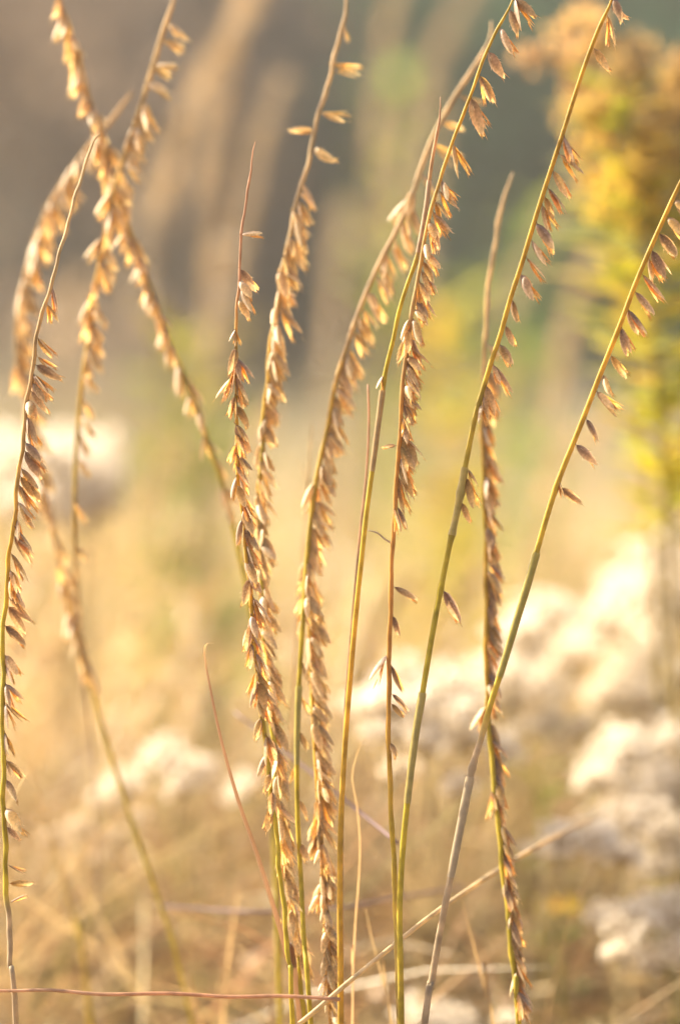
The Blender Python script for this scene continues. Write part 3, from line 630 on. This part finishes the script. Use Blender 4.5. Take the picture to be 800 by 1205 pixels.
weed('yellow weed blurred behind the golden-green stalk foot', [(575, 440), (560, 500), (548, 570), (540, 640)], 1.8, 46, (.46, .40, .06), .045, G2, seed=14)
# small yellow flower
c = at(661, 1072, 1.1); root = thing('yellow_flower', (c.x, c.y, 0), 'single small yellow flower low in the dry tangle', 'flower')
b = MB(); tube(b, spline([Vector((0, 0, 0)), Vector((.003, 0, c.z * .5)), Vector((0, 0, c.z))], .01), [.0009] * len(spline([Vector((0, 0, 0)), Vector((.003, 0, c.z * .5)), Vector((0, 0, c.z))], .01)), [(.25, .25, .06)] * len(spline([Vector((0, 0, 0)), Vector((.003, 0, c.z * .5)), Vector((0, 0, c.z))], .01)), 5); b.build('stem', M_STEM, root)
for k in range(9):
    a = k * 2 * math.pi / 9; lb = MB(); dv = Vector((math.cos(a), math.sin(a) * .6 - .2, .55 + .3 * math.sin(a))).normalized()
    leaf_mesh(lb, Vector((0, 0, c.z)), dv, .0085, .0042, (.75, .54, .03), random.Random(k)); lb.build('petal', M_LEAF, root)
b = MB(); tube(b, [Vector((0, 0, c.z - .001)), Vector((0, -.0005, c.z + .0018)), Vector((0, -.0008, c.z + .0032))], [.0022, .0026, .0012], [(.5, .25, .03)] * 3, 8); b.build('flower_centre', M_PLUME, root)

# ------------------------------------------------------------------ blurred tall grass behind
def tall_grass(label, P, d, wpx, col, spike, seed, group='blurred tall grasses behind'):
    rg = random.Random(seed); W = [at(x, y, d) for x, y in P]
    e = W[-1]; W.append(Vector((e.x + (W[-1].x - W[-2].x) * .3, e.y, 0)))
    root = thing('grass_plume', W[-1], label, 'grass plume', group); pts = spline(W, .005)
    pix = [602.5 - (p - CAM).dot(UPV) / ((p - CAM).dot(FWD) * K) for p in pts]
    rel = [p - root.location for p in pts]
    b = MB(); tube(b, rel, [.0012] * len(rel), [col] * len(rel), 5); b.build('stem', M_STEM, root)
    b = MB(); R0 = wpx * K * d * .28
    for i in range(len(rel) - 1):
        if not (spike[0] <= pix[i] <= spike[1]): continue
        t = (rel[i] - rel[i + 1]).normalized()
        for k in range(12):
            v = Vector((rg.gauss(0, 1), rg.gauss(0, 1), rg.gauss(0, 1))); v = (v - t * v.dot(t)).normalized()
            L = rg.uniform(.006, .011); dv = (v * .55 + t * rg.choice((.8, .8, -.6))).normalized(); s = dv.cross(t).normalized() * .0011
            p = rel[i] + v * R0 * rg.uniform(.1, .5); kk = rg.uniform(.8, 1.2)
            b.add([p, p + dv * L * .5 - s, p + dv * L, p + dv * L * .5 + s], [(0, 1, 2, 3)], [tuple(x * kk for x in col)] * 4)
    b.build('seed_spike', M_DRY, root)
    return root
TG = (.54, .44, .30); TG2 = (.48, .40, .29); TG3 = (.66, .54, .35)
tall_grass('broad blurred tan plume arching beyond the top of the bare wiry tip', [(312, -20), (275, 40), (240, 90), (212, 150), (198, 215), (190, 280), (188, 420), (192, 600)], 1.45, 26, TG, (-20, 250), 1)
tall_grass('upright blurred tan plume behind the broad arching one', [(284, -20), (272, 60), (264, 150), (258, 250), (250, 370), (244, 480), (240, 640)], 1.5, 26, TG, (-20, 420), 2)
tall_grass('short blurred plume leaning just behind the bare wiry tip', [(330, 100), (312, 150), (296, 215), (280, 300), (268, 400), (262, 560)], 1.55, 22, TG2, (100, 360), 3)
tall_grass('faint wide brown plume slanting at the top behind the raised blunt tip', [(560, -30), (530, 30), (500, 90), (474, 170), (450, 270), (430, 380), (415, 560)], 1.8, 30, TG2, (-30, 300), 4)
tall_grass('faint tan column rising behind the dense golden stalk', [(404, 240), (396, 310), (388, 400), (382, 500), (380, 640)], 1.7, 22, TG2, (240, 520), 5)
tall_grass('pale straw streak slanting between the two smooth leaning stalks', [(700, 290), (680, 345), (662, 410), (648, 490), (638, 580), (632, 680)], 1.6, 12, TG3, (290, 520), 6)
tall_grass('pale straw stem nodding in front of the golden leaves', [(735, 475), (712, 488), (694, 515), (680, 565), (672, 630), (668, 720)], 1.5, 14, TG3, (470, 560), 7)
tall_grass('tan plume slanting behind the knobbly bare top', [(700, 180), (668, 225), (636, 280), (606, 345), (585, 430), (575, 600)], 1.75, 24, TG2, (180, 380), 8)
tall_grass('faint tan plume low behind the arching stalk', [(98, 320), (84, 360), (74, 410), (68, 470), (66, 600)], 1.7, 26, TG, (320, 430), 9)
tall_grass('pale straw plume nodding over the meadow beside the far round white plant', [(212, 532), (190, 560), (168, 610), (145, 665), (120, 720), (100, 790)], 1.6, 16, TG3, (530, 690), 10)
tall_grass('second pale straw plume below the first, half lost in the meadow', [(240, 610), (205, 650), (176, 690), (150, 740), (130, 800)], 1.7, 16, TG3, (610, 730), 11)
tall_grass('wide faint brown plume behind the crossed leaning stalks', [(175, 180), (168, 250), (162, 330), (160, 420), (160, 560)], 2.0, 24, TG2, (180, 380), 12)
tall_grass('faint tan plume between the curving stalk and the crooked culm', [(520, 110), (505, 200), (495, 300), (490, 420), (488, 580)], 2.1, 26, TG2, (110, 360), 13)

tall_grass('thin tan plume rising beside the broad arching one', [(252, 60), (243, 130), (236, 220), (230, 330), (226, 500)], 1.5, 16, TG2, (60, 240), 14)
tall_grass('thin pale plume crossing the top between the dense golden stalk and the raised blunt tip', [(470, -20), (455, 40), (446, 110), (438, 200), (432, 340)], 1.6, 16, TG2, (-20, 200), 15)
tall_grass('thin straw plume low behind the sharp wiry-tipped stalk', [(322, 470), (300, 520), (276, 580), (255, 650), (240, 740)], 1.45, 14, TG3, (470, 620), 16)
tall_grass('thin straw plume bending over beside the pale streak', [(672, 520), (655, 540), (640, 580), (628, 640), (620, 720)], 1.45, 14, TG3, (515, 620), 17)
prg = random.Random(99)
for k, (x, y) in enumerate([(60, 640), (118, 650), (165, 730), (215, 700), (262, 690), (60, 760), (190, 800), (250, 790), (330, 720), (300, 830), (90, 830), (420, 700), (480, 690), (560, 680)]):
    dx = prg.uniform(-60, -25) * (1 if prg.random() < .75 else -.7)
    tall_grass('pale straw plume nodding among others like it in the blurred meadow', [(x, y), (x + dx * .35, y + 18), (x + dx * .75, y + 60), (x + dx, y + 120), (x + dx * 1.1, y + 200)], prg.uniform(1.15, 1.4), 18, prg.choice((TG3, TG3, (.58, .47, .28), (.40, .30, .18))), (y - 2, y + 125), 40 + k, 'pale straw plumes in the meadow')
# ------------------------------------------------------------------ bushes and trees far behind
def bush(name, cat, label, px, Y, h, rad, col, n, leaf, trunk_h, seed, group):
    rg = random.Random(seed); x = (px - 400) * K * Y
    root = thing(name, (x, Y, 0), label, cat, group); b = MB()
    limbs = []
    for k in range(6):
        a = k * 1.05 + rg.uniform(-.3, .3); q = Vector((math.cos(a) * rad * .6, math.sin(a) * rad * .6, h * rg.uniform(.6, .95))); limbs.append(q)
        pts = spline([Vector((0, 0, 0)), Vector((q.x * .15, q.y * .15, max(trunk_h, .1))), q.lerp(Vector((0, 0, h * .5)), .3), q], .15)
        tube(b, pts, [.05 * h / 3 * (1 - .85 * i / len(pts)) + .004 for i in range(len(pts))], [(.16, .12, .09)] * len(pts), 6)
    b.build('trunk', M_BARK, root)
    cl = [(Vector((rg.uniform(-1, 1) * rad * .8, rg.uniform(-1, 1) * rad * .8, rg.uniform(trunk_h, h))), rg.uniform(.25, .45) * rad, rg.uniform(.65, 1.3)) for _ in range(26)] + [(q, .35 * rad, 1.0) for q in limbs]
    b = MB()
    for k in range(n):
        c, r, br = cl[k % len(cl)]
        v = Vector((rg.gauss(0, .55), rg.gauss(0, .55), rg.gauss(0, .5))) * r; p = c + v
        if p.z < .03: p.z = rg.uniform(.03, .3)
        u = Vector((rg.gauss(0, 1), rg.gauss(0, 1), rg.gauss(0, 1))).normalized(); s = u.orthogonal().normalized() * leaf * .33; u = u * leaf; kk = br * rg.uniform(.8, 1.2)
        b.add([p, p + u * .5 - s, p + u, p + u * .5 + s], [(0, 1, 2, 3)], [tuple(q * kk for q in col)] * 4)
    b.build('crown', M_CROWN, root, False)
BG = 'bushes and trees beyond the meadow'
BR = (.48, .36, .25); OL = (.15, .19, .16); GR = (.10, .19, .11); RU = (.24, .17, .13); GY = (.17, .22, .21)  # OL and GY carry cool shade, BR a warm glow, put into leaf colour
bush('bush', 'bush', 'warm brown bush filling the upper corner behind the crossed stalks', 20, 6.4, 1.7, .75, BR, 2600, .10, .05, 1, BG)
bush('bush', 'bush', 'grey-olive bush behind the crossed leaning stalks', 190, 7.2, 1.7, .75, OL, 2600, .11, .05, 2, BG)
bush('bush', 'bush', 'grey-brown bush behind the dense golden stalk', 370, 6.8, 1.7, .7, GY, 2600, .10, .05, 3, BG)
bush('bush', 'bush', 'olive bush behind the crooked culm', 520, 7.6, 1.8, .8, OL, 2600, .11, .05, 4, BG)
bush('bush', 'bush', 'deep green bush behind the knobbly bare top', 640, 6.0, .9, .45, GR, 2200, .09, .03, 5, BG)
bush('bush', 'bush', 'dark russet bush behind the tall golden plume', 790, 7.0, 1.7, .7, RU, 2600, .11, .05, 6, BG)
bush('tree', 'tree', 'broad brown tree standing outside the grey-olive bush', -140, 14, 3.6, 1.7, BR, 3000, .16, .8, 7, BG)
bush('tree', 'tree', 'brownish tree rising behind the grey bushes', 290, 17, 3.6, 1.8, (.26, .24, .19), 3000, .17, .6, 8, BG)
bush('tree', 'tree', 'dull olive tree rising behind the deep green bush', 640, 16, 3.6, 1.7, (.20, .22, .17), 3000, .17, .6, 9, BG)
bush('tree', 'tree', 'dark russet tree beyond the golden plants', 930, 15, 3.6, 1.6, RU, 3000, .16, .6, 10, BG)

# ------------------------------------------------------------------ volume added to lift the dark backdrop like a flare veil
b = MB(); X, Y0, Y1, Z0, Z1 = 66, -26, 76, -1.0, 5.6
b.add([(-X, Y0, Z0), (X, Y0, Z0), (X, Y1, Z0), (-X, Y1, Z0), (-X, Y0, Z1), (X, Y0, Z1), (X, Y1, Z1), (-X, Y1, Z1)],
      [(3, 2, 1, 0), (4, 5, 6, 7), (0, 1, 5, 4), (1, 2, 6, 5), (2, 3, 7, 6), (3, 0, 4, 7)], [(1, 1, 1)] * 8)
hz = bpy.data.materials.new('added_haze'); hz.use_nodes = True; n = hz.node_tree.nodes; n.clear()
o_ = n.new('ShaderNodeOutputMaterial'); pv = n.new('ShaderNodeVolumePrincipled')
pv.inputs['Color'].default_value = (.95, .93, .90, 1); pv.inputs['Density'].default_value = .0165; pv.inputs['Anisotropy'].default_value = .35
hz.node_tree.links.new(pv.outputs[0], o_.inputs['Volume'])
tag(b.build('added_haze', hz, None, False), 'added thin warm veil of air that lifts the dark backdrop', None, None, 'stuff')
cy.volume_bounces = 0
